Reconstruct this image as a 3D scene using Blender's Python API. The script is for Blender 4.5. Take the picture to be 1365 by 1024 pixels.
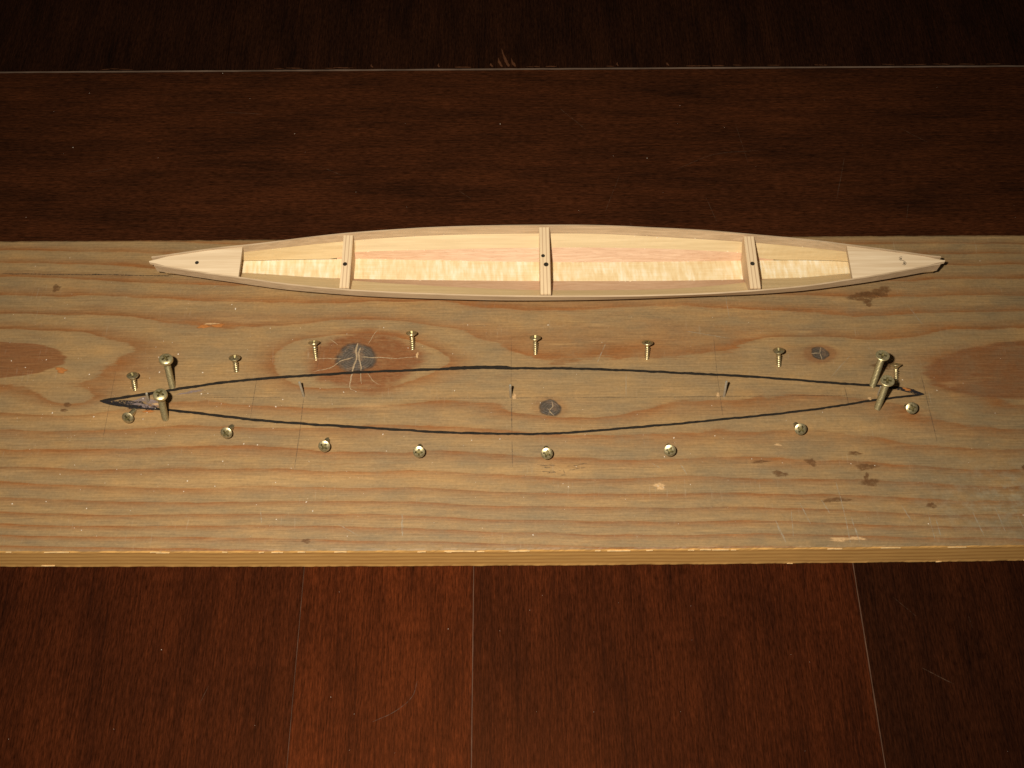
import bpy, bmesh, math, random
from mathutils import Vector, Matrix

random.seed(11)
scene = bpy.context.scene
for o in list(bpy.data.objects):
    bpy.data.objects.remove(o)
COL = scene.collection

# ------------------------------------------------------------------ camera
CAM_PITCH = math.radians(63.1)          # below the horizon
CAM_H = 0.62
cam_d = bpy.data.cameras.new('camera')
cam = bpy.data.objects.new('camera', cam_d)
COL.objects.link(cam)
cam_d.sensor_width = 36.0
cam_d.lens = 36.0 * 1380.0 / 1365.0
cam_d.clip_start = 0.01
cam_d.clip_end = 50.0
cam_pos = Vector((0, -CAM_H / math.tan(CAM_PITCH), CAM_H))
cam.matrix_world = (Matrix.Translation(cam_pos)
                    @ Matrix.Rotation(math.pi / 2 - CAM_PITCH, 4, 'X')
                    @ Matrix.Rotation(math.radians(-0.35), 4, 'Z'))
scene.camera = cam

# ------------------------------------------------------------------ world, flash, exposure
world = bpy.data.worlds.new('World')
scene.world = world
world.use_nodes = True
bgn = world.node_tree.nodes['Background']
bgn.inputs['Color'].default_value = (1.0, 0.86, 0.70, 1)
bgn.inputs['Strength'].default_value = 0.035

fl_d = bpy.data.lights.new('camera_flash', 'SPOT')
fl = bpy.data.objects.new('camera_flash', fl_d)
COL.objects.link(fl)
fl_d.energy = 30.0
fl_d.color = (1.0, 0.93, 0.82)
fl_d.shadow_soft_size = 0.011
fl_d.spot_size = math.radians(106)
fl_d.spot_blend = 1.0
FLASH = cam_pos + Vector((-0.070, 0.034, 0.018))
fl.location = FLASH
fl.rotation_euler = (Vector((-0.045, -0.01, 0)) - FLASH).to_track_quat('-Z', 'Y').to_euler()

vs = scene.view_settings
vs.view_transform = 'Standard'
vs.look = 'None'
vs.exposure = 0.0
vs.gamma = 1.0
vs.use_curve_mapping = False
scene.render.resolution_x = 1024
scene.render.resolution_y = 768

MM = 0.001
PLANK_T = 0.025

# ------------------------------------------------------------------ node expression helper
class T:
    """A small builder: python arithmetic on V objects becomes Math nodes."""
    def __init__(self, name):
        self.mat = bpy.data.materials.new(name)
        self.mat.use_nodes = True
        self.nt = self.mat.node_tree
        self.bsdf = self.nt.nodes['Principled BSDF']
        self.n = self.nt.nodes
        self.l = self.nt.links
        tc = self.n.new('ShaderNodeTexCoord')
        sp = self.n.new('ShaderNodeSeparateXYZ')
        self.l.new(tc.outputs['Object'], sp.inputs[0])
        k = 1000.0
        self.x = V(self, sp.outputs[0]) * k
        self.y = V(self, sp.outputs[1]) * k
        self.z = V(self, sp.outputs[2]) * k
        oi = self.n.new('ShaderNodeObjectInfo')
        self.rnd = V(self, oi.outputs['Random'])
    def m(self, op, *a, clamp=False):
        nd = self.n.new('ShaderNodeMath')
        nd.operation = op
        nd.use_clamp = clamp
        for i, v in enumerate(a):
            if isinstance(v, V):
                self.l.new(v.s, nd.inputs[i])
            else:
                nd.inputs[i].default_value = v
        return V(self, nd.outputs[0])
    def noise(self, x, y, z=0.0, detail=3.0, rough=0.55, dist=0.0):
        c = self.n.new('ShaderNodeCombineXYZ')
        for i, v in enumerate((x, y, z)):
            if isinstance(v, V):
                self.l.new(v.s, c.inputs[i])
            else:
                c.inputs[i].default_value = v
        t = self.n.new('ShaderNodeTexNoise')
        t.inputs['Scale'].default_value = 1.0
        t.inputs['Detail'].default_value = detail
        t.inputs['Roughness'].default_value = rough
        t.inputs['Distortion'].default_value = dist
        self.l.new(c.outputs[0], t.inputs['Vector'])
        return V(self, t.outputs[0])
    def ramp(self, v, stops, interp='LINEAR'):
        r = self.n.new('ShaderNodeValToRGB')
        r.color_ramp.interpolation = interp
        e = r.color_ramp.elements
        while len(e) < len(stops):
            e.new(0.5)
        for i, (p, c) in enumerate(stops):
            e[i].position = p
            if not isinstance(c, (tuple, list)):
                c = (c, c, c)
            e[i].color = (c[0], c[1], c[2], 1)
        self.l.new(v.s, r.inputs[0])
        return r.outputs[0]
    def step(self, v, a, b):
        nd = self.n.new('ShaderNodeMapRange')
        nd.interpolation_type = 'SMOOTHSTEP'
        self.l.new(v.s, nd.inputs['Value'])
        nd.inputs['From Min'].default_value = a
        nd.inputs['From Max'].default_value = b
        return V(self, nd.outputs[0])
    def mix(self, fac, a, b, mode='MIX'):
        nd = self.n.new('ShaderNodeMix')
        nd.data_type = 'RGBA'
        nd.blend_type = mode
        for sock, v in ((nd.inputs[0], fac), (nd.inputs[6], a), (nd.inputs[7], b)):
            if isinstance(v, V):
                self.l.new(v.s, sock)
            elif isinstance(v, (tuple, list)):
                sock.default_value = (v[0], v[1], v[2], 1)
            elif isinstance(v, (int, float)):
                sock.default_value = v
            else:
                self.l.new(v, sock)
        return nd.outputs[2]
    def mul(self, col, val):
        """colour times a scalar"""
        nd = self.n.new('ShaderNodeVectorMath')
        nd.operation = 'SCALE'
        self.l.new(col, nd.inputs[0])
        self.l.new(val.s, nd.inputs[3])
        return nd.outputs[0]
    def exp(self, v):
        return self.m('EXPONENT', v)
    def done(self, col, rough=0.6, spec=0.3, bump=None, bstr=0.2, bdist=0.0004, metallic=0.0, alpha=None, coat=0.0):
        b = self.bsdf
        if isinstance(col, (tuple, list)):
            b.inputs['Base Color'].default_value = (col[0], col[1], col[2], 1)
        else:
            self.l.new(col, b.inputs['Base Color'])
        for nm, v in (('Roughness', rough), ('Metallic', metallic)):
            if isinstance(v, V):
                self.l.new(v.s, b.inputs[nm])
            else:
                b.inputs[nm].default_value = v
        b.inputs['Specular IOR Level'].default_value = spec
        b.inputs['Coat Weight'].default_value = coat
        b.inputs['Coat Roughness'].default_value = 0.15
        if alpha is not None:
            if isinstance(alpha, V):
                self.l.new(alpha.s, b.inputs['Alpha'])
            else:
                b.inputs['Alpha'].default_value = alpha
        if bump is not None:
            bn = self.n.new('ShaderNodeBump')
            bn.inputs['Strength'].default_value = bstr
            bn.inputs['Distance'].default_value = bdist
            self.l.new(bump.s, bn.inputs['Height'])
            self.l.new(bn.outputs[0], b.inputs['Normal'])
        return self.mat

class V:
    def __init__(self, t, s):
        self.t, self.s = t, s
    def __add__(self, o): return self.t.m('ADD', self, o)
    __radd__ = __add__
    def __sub__(self, o): return self.t.m('SUBTRACT', self, o)
    def __rsub__(self, o): return self.t.m('SUBTRACT', o, self)
    def __mul__(self, o): return self.t.m('MULTIPLY', self, o)
    __rmul__ = __mul__
    def __truediv__(self, o): return self.t.m('DIVIDE', self, o)
    def sq(self): return self.t.m('MULTIPLY', self, self)
    def frac(self): return self.t.m('FRACT', self)
    def sin(self): return self.t.m('SINE', self)
    def abs(self): return self.t.m('ABSOLUTE', self)
    def sat(self): return self.t.m('ADD', self, 0.0, clamp=True)

# ------------------------------------------------------------------ materials
def mat_pine_face():
    t = T('weathered_pine_face')
    x, y = t.x, t.y
    wob = t.noise(x / 170.0, y / 46.0, 1.3, 2.0, 0.45) - 0.5
    wob2 = t.noise(x / 42.0, y / 13.0, 5.1, 4.0, 0.62) - 0.5
    fib = t.noise(x / 16.0, y / 1.1, 2.0, 4.0, 0.66)
    # heart line drifts from the back edge (left end) to the front (right end)
    q = (y + x * 0.026 - 12.0) / 43.0
    F = 3.2 - q.sq()
    # ridge along the heart: lobes that enter from both ends
    left = t.step(0.0 - x, 170.0, 330.0)
    right = t.step(x, 205.0, 350.0)
    core = t.exp(0.0 - q.sq() * 1.1)
    F = F + (left * 1.35 + right * 1.45) * core
    def gauss(cx, cy, sx, sy):
        return t.exp(0.0 - ((x - cx) / sx).sq() - ((y - cy) / sy).sq())
    k1 = gauss(-103, 20, 62, 25)
    k2 = gauss(30, -18, 60, 15)
    k3 = gauss(210, 23, 42, 14)
    k4 = gauss(-297, -12, 26, 9)
    F = F + k1 * 2.3 + k2 * 0.9 + k3 * 0.95 + k4 * 0.7
    F = F + wob * 1.35 + wob2 * 0.34 + (fib - 0.5) * 0.17
    ph = F.frac()
    ring = t.ramp(ph, [(0.0, 0.85), (0.035, 0.22), (0.20, 0.03), (0.50, 0.10), (0.78, 0.52), (0.97, 1.0)])
    rv = V(t, ring)
    sec = V(t, t.ramp((F * 3.0 + wob2 * 2.0).frac(), [(0.0, 0.8), (0.2, 0.0), (0.6, 0.1), (0.95, 1.0)]))
    amp = t.noise(x / 60.0, y / 18.0, 8.0, 4.0, 0.65)
    rv = rv * (amp * 1.65 + 0.04) + sec * t.step(t.noise(x / 90.0, y / 35.0, 14.0, 2.0), 0.45, 0.75) * 0.20
    grey = t.noise(x / 48.0, y / 20.0, 11.0, 5.0, 0.66)
    base = t.ramp(grey, [(0.25, (0.385, 0.222, 0.082)), (0.48, (0.295, 0.186, 0.080)), (0.74, (0.215, 0.152, 0.078))])
    late = t.ramp(t.noise(x / 60.0, y / 20.0, 3.7, 3.0), [(0.3, (0.270, 0.102, 0.026)), (0.7, (0.215, 0.096, 0.032))])
    col = t.mix(rv.sat(), base, late)
    # reddish heartwood inside the end lobes and around the knots
    rag = (t.noise(x / 30.0, y / 4.0, 71.0, 4.0, 0.6) - 0.5) * 0.9
    lobe = t.step(1.0 - ((x + 356.0) / 53.0).sq() - ((y - 21.0) / 14.5).sq() + rag * 0.5, -0.02, 0.10)
    lobe2 = t.step(1.0 - ((x - 362.0) / 86.0).sq() - ((y - 6.0 - (x - 290.0) * 0.04) / 23.0).sq() + rag * 0.5, -0.02, 0.12)
    heart = (lobe + lobe2) * (fib * 0.8 + 0.45)
    halo = t.step(gauss(-99, 19, 43, 25) + wob2 * 0.60, 0.34, 0.58)
    halo2 = (t.step(gauss(210, 22, 13, 8.5) + wob2 * 0.5, 0.34, 0.6) + t.step(gauss(25, -18, 14, 10) + wob2 * 0.5, 0.34, 0.7) * 0.55) * 0.70
    hr = t.noise(x / 5.0, y / 2.2, 4.0, 4.0, 0.65)
    col = t.mix((heart * 1.0 + halo * (hr * 1.6 + 0.10) + halo2 * (hr + 0.3)).sat(), col, (0.200, 0.076, 0.024))
    # paler, clean patches
    pale = t.step(t.noise(x / 70.0, y / 7.0, 21.0, 4.0, 0.6), 0.56, 0.76)
    col = t.mix(pale * 0.5, col, (0.44, 0.262, 0.106))
    band = gauss(-150, -68, 95, 5.5) + gauss(20, -62, 80, 4.0) * 0.7 + gauss(-255, -22, 60, 7.0) * 0.8 + gauss(-235, 2, 40, 5.0) * 0.5 + gauss(215, -34, 60, 6.0) * 0.6
    col = t.mix((band * (fib * 1.2 + 0.1)).sat() * 0.75, col, (0.46, 0.265, 0.096))
    # pale grey grime rubbed into the front right corner
    gr = gauss(325, -86, 60, 24) * t.step(t.noise(x / 9.0, y / 7.0, 81.0, 5.0, 0.72), 0.40, 0.68)
    col = t.mix(gr.sat() * 0.55, col, (0.34, 0.300, 0.195))
    # grey dirt handled into the board, heavier towards one end
    dirt = t.step(t.noise(x / 30.0, y / 24.0, 31.0, 6.0, 0.74) + x * 0.00024 - y * 0.0004, 0.46, 0.78)
    col = t.mix(dirt * 0.40, col, (0.165, 0.128, 0.072))
    # fibres, short scuffs across and along
    col = t.mul(col, t.noise(x / 26.0, y / 1.0, 7.0, 5.0, 0.7) * 1.0 + 0.43)
    col = t.mul(col, t.noise(x / 2.2, y / 1.8, 17.0, 4.0, 0.7) * 0.6 + 0.70)
    sc = t.step(t.noise(x / 1.5, y / 17.0, 41.0, 4.0, 0.65), 0.58, 0.76) * t.step(t.noise(x / 50.0, y / 30.0, 44.0, 2.0), 0.42, 0.66)
    col = t.mix(sc * 0.30, col, (0.42, 0.34, 0.23))
    sc2 = t.step(t.noise(x / 7.0, y / 1.3, 51.0, 5.0, 0.72), 0.62, 0.78)
    col = t.mix(sc2 * 0.38, col, (0.105, 0.066, 0.032))
    spk = t.step(t.noise(x / 1.5, y / 1.2, 61.0, 3.0, 0.65), 0.66, 0.76) * t.step(t.noise(x / 26.0, y / 18.0, 64.0, 3.0), 0.47, 0.62)
    col = t.mix(spk * 0.55, col, (0.47, 0.40, 0.30))
    bh = fib * 0.6 + rv * 0.3 + t.noise(x / 1.6, y / 1.2, 9.0, 4.0, 0.65) * 0.5
    rough = grey * 0.25 + 0.42
    return t.done(col, rough, 0.28, bh, 0.45, 0.0004)

def mat_pine_edge():
    t = T('sawn_pine_edge')
    x, y, z = t.x, t.y, t.z
    q = z + t.noise(x / 150.0, 0.0, 0.0, 2.0) * 7.0
    lines = V(t, t.ramp((q / 5.2).frac(), [(0.0, 0.9), (0.12, 0.15), (0.6, 0.2), (0.95, 1.0)]))
    n = t.noise(x / 60.0, 0.0, z / 2.2, 4.0, 0.65)
    col = t.mix((lines * (n * 1.3 + 0.05)).sat(), (0.76, 0.420, 0.125), (0.44, 0.190, 0.048))
    pale = t.step(t.noise(x / 16.0, 0.0, z / 1.6, 5.0, 0.7), 0.60, 0.74)
    col = t.mix(pale * 0.5, col, (0.86, 0.66, 0.36))
    col = t.mul(col, t.noise(x / 20.0, 0.0, z / 0.8, 4.0, 0.65) * 1.0 + 0.48)
    return t.done(col, 0.62, 0.25, n, 0.25, 0.0003)

def mat_table(name, along, dark, red, lift=1.0):
    """stained hardwood; along = 'x' or 'y' is the way the grain runs"""
    t = T(name)
    a, b = (t.x, t.y) if along == 'x' else (t.y, t.x)
    off = t.rnd * 300.0
    a = a + off
    b = b + off * 1.7
    blot = t.noise(a / 110.0, b / 26.0, 1.0, 4.0, 0.6)
    blot2 = t.noise(a / 75.0, b / 12.0, 6.0, 5.0, 0.66)
    str1 = t.noise(a / 42.0, b / 1.6, 2.0, 6.0, 0.74)
    str2 = t.noise(a / 6.0, b / 0.9, 3.0, 4.0, 0.72)
    v = (blot - 0.5) * 0.45 + (blot2 - 0.5) * 0.42 + 0.51 + (str1 - 0.5) * 0.8
    col = t.ramp(v, [(0.30, tuple(c * lift for c in dark)), (0.50, tuple((c + d) * 0.5 * lift for c, d in zip(dark, red))),
                     (0.68, tuple(c * lift for c in red)), (0.85, tuple(c * lift * 1.6 for c in red))])
    col = t.mul(col, t.m('MAXIMUM', (str2 - 0.5) * 3.6 + 1.0, 0.12))
    fl_ = t.step(t.noise(a / 9.0, b / 1.6, 9.0, 4.0, 0.66), 0.64, 0.80) * t.step(t.noise(a / 60.0, b / 40.0, 12.0, 2.0), 0.48, 0.68)
    col = t.mix(fl_ * 0.42, col, (red[0] * 2.6 * lift, red[1] * 3.0 * lift, red[2] * 2.8 * lift))
    rough = blot2 * 0.16 + 0.42
    t.bsdf.inputs['Specular Tint'].default_value = (1.0, 0.30, 0.09, 1)
    return t.done(col, rough, 0.07, str2 * 0.6 + str1 * 0.6, 0.10, 0.0002)

def mat_wood(name, c0, c1, along=60.0, across=1.4, axis='x', rough=0.55, contrast=1.0, spec=0.25, fleck=None):
    t = T(name)
    a, b = (t.x, t.y) if axis == 'x' else (t.y, t.x)
    off = t.rnd * 170.0
    n = t.noise((a + off) / along, b / across, t.z / across, 4.0, 0.6)
    n2 = t.noise((a + off) / (along * 0.35), b / (across * 0.3), t.z / (across * 0.3), 3.0, 0.6)
    v = ((n - 0.5) * contrast + 0.5) * 0.7 + n2 * 0.3
    col = t.ramp(v, [(0.28, c0), (0.72, c1)])
    if fleck:
        fk = t.step(t.noise((a + off) / 5.0, b / 0.5, t.z / 0.5, 3.0, 0.65), 0.56, 0.70)
        col = t.mix(fk * 0.6, col, fleck)
    return t.done(col, rough, spec, n2, 0.2, 0.0002)

def mat_curly():
    t = T('curly_maple')
    x, y = t.x, t.y
    env = t.noise(x / 30.0, y / 14.0, 1.0, 3.0)
    bars = t.noise((x + y * 0.05) / 3.0, y / 15.0, 3.0, 3.0, 0.6)
    fine = t.noise(x / 40.0, y / 0.7, 5.0, 3.0)
    v = (bars - 0.5) * (env * 1.25) + 0.5 + (fine - 0.5) * 0.25 + (env - 0.5) * 0.35
    col = t.ramp(v, [(0.28, (0.66, 0.430, 0.190)), (0.48, (0.79, 0.605, 0.330)), (0.66, (0.88, 0.77, 0.55))])
    rough = 0.62 - bars * 0.35
    return t.done(col, rough, 0.35, bars, 0.30, 0.0005)

def mat_ply():
    t = T('plywood_edge')
    # layers run along the bulkhead, one every 1.3 mm through its thickness (local x)
    s = ((t.x + t.noise(t.x / 3.0, t.y / 25.0, 0.0, 2.0) * 0.5) / 2.5).frac()
    lay = V(t, t.ramp(s, [(0.0, 0.0), (0.40, 0.05), (0.46, 1.0), (0.60, 0.75), (0.68, 0.1), (1.0, 0.0)]))
    n = t.noise(t.x / 0.6, t.y / 14.0, t.z / 3.0, 3.0)
    col = t.mix((lay * (n * 1.2 + 0.25)).sat(), (0.74, 0.545, 0.32), (0.42, 0.26, 0.145))
    col = t.mul(col, n * 0.35 + 0.83)
    return t.done(col, 0.6, 0.2, n, 0.2, 0.0002)

def mat_knot(name, c_in, c_out, warm):
    t = T(name)
    r = t.m('SQRT', t.x.sq() + (t.y * 1.35).sq())
    n = t.noise(t.x / 4.0, t.y / 4.0, 0.0, 3.0)
    rr = r + n * 3.4
    ns_ = t.noise(t.x / 3.0, t.y / 2.0, 14.0, 4.0, 0.7)
    rings = ((rr * 0.52).frac() - 0.5).abs() * 2.0
    col = t.mix((rings * 0.4 + ns_ * 0.6 - 0.1).sat(), c_in, c_out)
    ang = t.m('ARCTAN2', t.y, t.x)
    ns = t.noise(ang.sin() * 4.0, (ang + 1.57).sin() * 4.0, r / 9.0, 5.0, 0.72)
    col = t.mul(col, ns * 1.45 + 0.0)
    col = t.mix(t.step(t.noise(t.x / 6.0, t.y / 6.0, 9.0, 3.0), 0.46, 0.66) * 0.65, col, warm)
    ed = t.n.new('ShaderNodeAttribute')
    ed.attribute_name = 'rim'
    al = t.step(V(t, ed.outputs['Fac']) + n * 0.35, 0.20, 0.85)
    return t.done(col, 0.5, 0.3, rings + ns, 0.5, 0.0003, alpha=al)

def mat_flat(name, c, rough=0.6, var=0.5, size=2.0, alpha=None, spec=0.3, alo=0.35, ahi=0.6, rim=False):
    """one pigment with a little unevenness; alpha = how opaque it is at its densest"""
    t = T(name)
    n = t.noise(t.x / size, t.y / size, t.z / size, 4.0, 0.65)
    col = t.mul(t.mix(0.0, c, c), n * 2.0 * var + (1.0 - var))
    al = None
    if alpha is not None:
        al = t.step(t.noise(t.x / (size * 0.8), t.y / (size * 0.8), 7.0, 4.0, 0.7), alo, ahi) * alpha
        if rim:
            ed = t.n.new('ShaderNodeAttribute')
            ed.attribute_name = 'rim'
            al = al * t.step(V(t, ed.outputs['Fac']) + (n - 0.5) * 0.6, 0.05, 0.95)
    return t.done(col, rough, spec, n, 0.1, 0.0002, alpha=al)

def mat_metal(name, c, rough, var, metal=1.0):
    t = T(name)
    n = t.noise(t.x / 1.2, t.y / 1.2, t.z / 1.2, 3.0, 0.6)
    col = t.ramp(n, [(0.3, tuple(k * (1 - var) for k in c)), (0.7, c)])
    return t.done(col, n * 0.22 + rough, 0.5, n, 0.1, 0.0001, metallic=metal)

M = {}
M['pine'] = mat_pine_face()
M['pine_edge'] = mat_pine_edge()
M['pine_rag'] = mat_flat('splintered_pine', (0.56, 0.36, 0.15), 0.7, 0.6, 4.0)
M['tab_y'] = mat_table('table_board_stain', 'y', (0.0115, 0.0034, 0.0018), (0.050, 0.0112, 0.0034))
M['tab_y_red'] = mat_table('table_board_stain_sheen', 'y', (0.0150, 0.0040, 0.0018), (0.072, 0.0150, 0.0040))
M['tab_y_dark'] = mat_table('table_board_stain_falloff', 'y', (0.0075, 0.0028, 0.0016), (0.029, 0.0078, 0.0029))
M['tab_x'] = mat_table('table_end_board_stain', 'x', (0.0150, 0.0056, 0.0027), (0.056, 0.0160, 0.0054))
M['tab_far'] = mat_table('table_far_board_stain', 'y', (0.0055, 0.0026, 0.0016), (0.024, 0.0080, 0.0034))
M['seam'] = mat_flat('painted_seam_glint', (0.090, 0.045, 0.026), 0.6, 0.8, 14.0, spec=0.06)
M['edge_glint'] = mat_flat('painted_edge_glint', (0.14, 0.092, 0.062), 0.4, 0.9, 40.0)
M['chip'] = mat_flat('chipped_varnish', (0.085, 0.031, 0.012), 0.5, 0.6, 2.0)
M['scratch'] = mat_flat('table_scratch', (0.10, 0.058, 0.034), 0.5, 0.4, 3.0, alpha=0.7, spec=0.1)
M['sub'] = mat_flat('table_core', (0.012, 0.006, 0.004), 0.7, 0.3, 5.0)
M['maple'] = mat_curly()
M['poplar'] = mat_wood('yellow_poplar', (0.53, 0.365, 0.170), (0.69, 0.510, 0.265), 70, 2.2, rough=0.5)
M['oak'] = mat_wood('pink_oak', (0.56, 0.325, 0.180), (0.72, 0.475, 0.290), 16, 1.0, contrast=1.6, fleck=(0.45, 0.225, 0.120))
M['sheer'] = mat_wood('brown_sheer_wood', (0.42, 0.290, 0.165), (0.60, 0.435, 0.265), 30, 1.4, contrast=1.5)
M['deck'] = mat_wood('pale_basswood', (0.62, 0.44, 0.255), (0.82, 0.635, 0.41), 70, 2.6, contrast=1.5)
M['deck_edge'] = mat_wood('basswood_end_grain', (0.42, 0.30, 0.17), (0.55, 0.40, 0.24), 3, 2.0)
M['ply'] = mat_ply()
M['hole'] = mat_flat('burnt_drill_hole', (0.045, 0.036, 0.022), 0.8, 0.3, 1.0)
M['brass'] = mat_metal('yellow_zinc_plate', (0.74, 0.60, 0.32), 0.24, 0.40, 0.85)
M['brass_b'] = mat_metal('olive_zinc_plate', (0.72, 0.60, 0.31), 0.30, 0.35, 0.75)
M['recess'] = mat_metal('dull_recess', (0.36, 0.29, 0.12), 0.38, 0.6, 0.75)
M['steel'] = mat_metal('dull_steel', (0.56, 0.49, 0.36), 0.34, 0.35, 0.5)
M['ink'] = mat_flat('black_marker_ink', (0.020, 0.0155, 0.011), 0.7, 0.6, 5.0, spec=0.08, alpha=1.0, alo=0.12, ahi=0.36)
M['ink_thin'] = mat_flat('worn_marker_ink', (0.020, 0.017, 0.018), 0.55, 0.4, 1.6, alpha=0.92)
M['pencil'] = mat_flat('pencil_line', (0.070, 0.058, 0.045), 0.5, 0.3, 2.0, alpha=0.45, alo=0.25, ahi=0.7)
M['pencil_dark'] = mat_flat('dark_pencil_line', (0.045, 0.036, 0.028), 0.5, 0.3, 2.0, alpha=0.62, alo=0.25, ahi=0.7)
M['stain'] = mat_flat('brown_resin_stain', (0.150, 0.070, 0.026), 0.45, 0.4, 5.0, alpha=0.74, alo=0.25, ahi=0.62, rim=True)
M['stain_o'] = mat_flat('orange_bare_wood', (0.40, 0.150, 0.038), 0.45, 0.4, 3.0, alpha=0.95, alo=0.2, ahi=0.45, rim=True)
M['bare'] = mat_flat('pale_bare_wood', (0.58, 0.36, 0.165), 0.6, 0.3, 3.0, alpha=0.85, alo=0.25, ahi=0.5, rim=True)
M['putty'] = mat_flat('greyish_violet_smear', (0.25, 0.185, 0.165), 0.6, 0.5, 3.0, alpha=0.8, alo=0.30, ahi=0.55, rim=True)
M['scuff'] = mat_flat('pale_scuff', (0.46, 0.39, 0.27), 0.6, 0.3, 3.0, alpha=0.55, alo=0.3, ahi=0.7)
M['crack'] = mat_flat('resin_filled_crack', (0.42, 0.30, 0.17), 0.5, 0.4, 2.0, alpha=0.85, alo=0.22, ahi=0.55)
M['knot'] = mat_knot('grey_knot', (0.080, 0.060, 0.043), (0.160, 0.125, 0.090), (0.21, 0.125, 0.066))
M['knot_s'] = mat_knot('dark_grey_knot', (0.072, 0.054, 0.038), (0.140, 0.106, 0.072), (0.15, 0.092, 0.052))
M['glue'] = mat_flat('dried_glue', (0.80, 0.66, 0.44), 0.25, 0.2, 1.0, spec=0.5)
M['dust'] = mat_flat('sawdust', (0.68, 0.57, 0.43), 0.8, 0.3, 1.0)

# ------------------------------------------------------------------ object helpers
def link_mesh(name, verts, faces, mats, parent=None, smooth=False, fmat=None):
    me = bpy.data.meshes.new(name)
    me.from_pydata([tuple(v) for v in verts], [], faces)
    if not isinstance(mats, (list, tuple)):
        mats = [mats]
    for m_ in mats:
        me.materials.append(m_)
    if fmat:
        for p, k in zip(me.polygons, fmat):
            p.material_index = k
    bm = bmesh.new()
    bm.from_mesh(me)
    bmesh.ops.recalc_face_normals(bm, faces=bm.faces)
    bm.to_mesh(me)
    bm.free()
    for p in me.polygons:
        p.use_smooth = smooth
    o = bpy.data.objects.new(name, me)
    COL.objects.link(o)
    if parent:
        o.parent = parent
    return o

def tag(o, label=None, cat=None, group=None, kind=None):
    for k, v in (('label', label), ('category', cat), ('group', group), ('kind', kind)):
        if v:
            o[k] = v
    return o

def empty(name, loc=(0, 0, 0)):
    o = bpy.data.objects.new(name, None)
    o.empty_display_size = 0.01
    o.location = loc
    COL.objects.link(o)
    return o

def box(name, x0, x1, y0, y1, z0, z1, mat, parent=None, bevel=0.0, origin=None):
    c = origin or ((x0 + x1) / 2, (y0 + y1) / 2, z0)
    bm = bmesh.new()
    bmesh.ops.create_cube(bm, size=1.0)
    for v in bm.verts:
        v.co = Vector(((x0 + x1) / 2 + v.co.x * (x1 - x0) - c[0], (y0 + y1) / 2 + v.co.y * (y1 - y0) - c[1],
                       (z0 + z1) / 2 + v.co.z * (z1 - z0) - c[2]))
    if bevel:
        bmesh.ops.bevel(bm, geom=list(bm.edges), offset=bevel, segments=2, affect='EDGES')
    me = bpy.data.meshes.new(name)
    bm.to_mesh(me)
    bm.free()
    me.materials.append(mat)
    o = bpy.data.objects.new(name, me)
    COL.objects.link(o)
    o.location = c
    if parent:
        o.parent = parent
    return o

def resample(pts, step):
    """points along a smooth curve through pts (mm), Catmull-Rom"""
    P = [Vector(p) for p in pts]
    P = [P[0] * 2 - P[1]] + P + [P[-1] * 2 - P[-2]]
    out = []
    for i in range(1, len(P) - 2):
        n = max(1, int((P[i + 1] - P[i]).length / step))
        for k in range(n):
            u = k / n
            a, b, c, d = P[i - 1], P[i], P[i + 1], P[i + 2]
            out.append(0.5 * ((2 * b) + (c - a) * u + (2 * a - 5 * b + 4 * c - d) * u * u + (3 * b - a - 3 * c + d) * u ** 3))
    out.append(P[-2])
    return out

def stroke_data(pts, width, z, jit=0.15, step=3.0, taper=True, wob=0.0, thick=0.06):
    """a drawn stroke with a body: ragged ribbon thick mm high; pts in mm on the plane z (mm)"""
    pts = resample([Vector((p[0], p[1])) for p in pts], step)
    n = len(pts)
    vs_, fs = [], []
    phase = random.random() * 9
    for i, p in enumerate(pts):
        tdir = (pts[min(i + 1, n - 1)] - pts[max(i - 1, 0)])
        if tdir.length < 1e-9:
            tdir = Vector((1, 0))
        tdir.normalize()
        nr = Vector((-tdir.y, tdir.x))
        w = width[0] + (width[1] - width[0]) * i / max(1, n - 1) if isinstance(width, tuple) else width
        if taper:
            w *= min(1, 0.35 + min(i, n - 1 - i) * 0.4)
        off = nr * (wob * math.sin(i * 0.7 + phase) * 0.6 + random.uniform(-wob, wob) * 0.5)
        a = p + off + nr * (w / 2) * (1 + random.uniform(-jit, jit))
        b = p + off - nr * (w / 2) * (1 + random.uniform(-jit, jit))
        vs_ += [(a.x * MM, a.y * MM, (z - thick) * MM), (a.x * MM, a.y * MM, z * MM),
                (b.x * MM, b.y * MM, z * MM), (b.x * MM, b.y * MM, (z - thick) * MM)]
        if i:
            k = 4 * (i - 1)
            for j in range(3):
                fs.append((k + j, k + j + 1, k + 5 + j, k + 4 + j))
    fs.append((0, 1, 2, 3))
    k = 4 * (n - 1)
    fs.append((k + 3, k + 2, k + 1, k))
    return vs_, fs

def stroke(name, pts, width, z, mat, parent, **kw):
    v, f = stroke_data(pts, width, z, **kw)
    return link_mesh(name, v, f, mat, parent)

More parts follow.
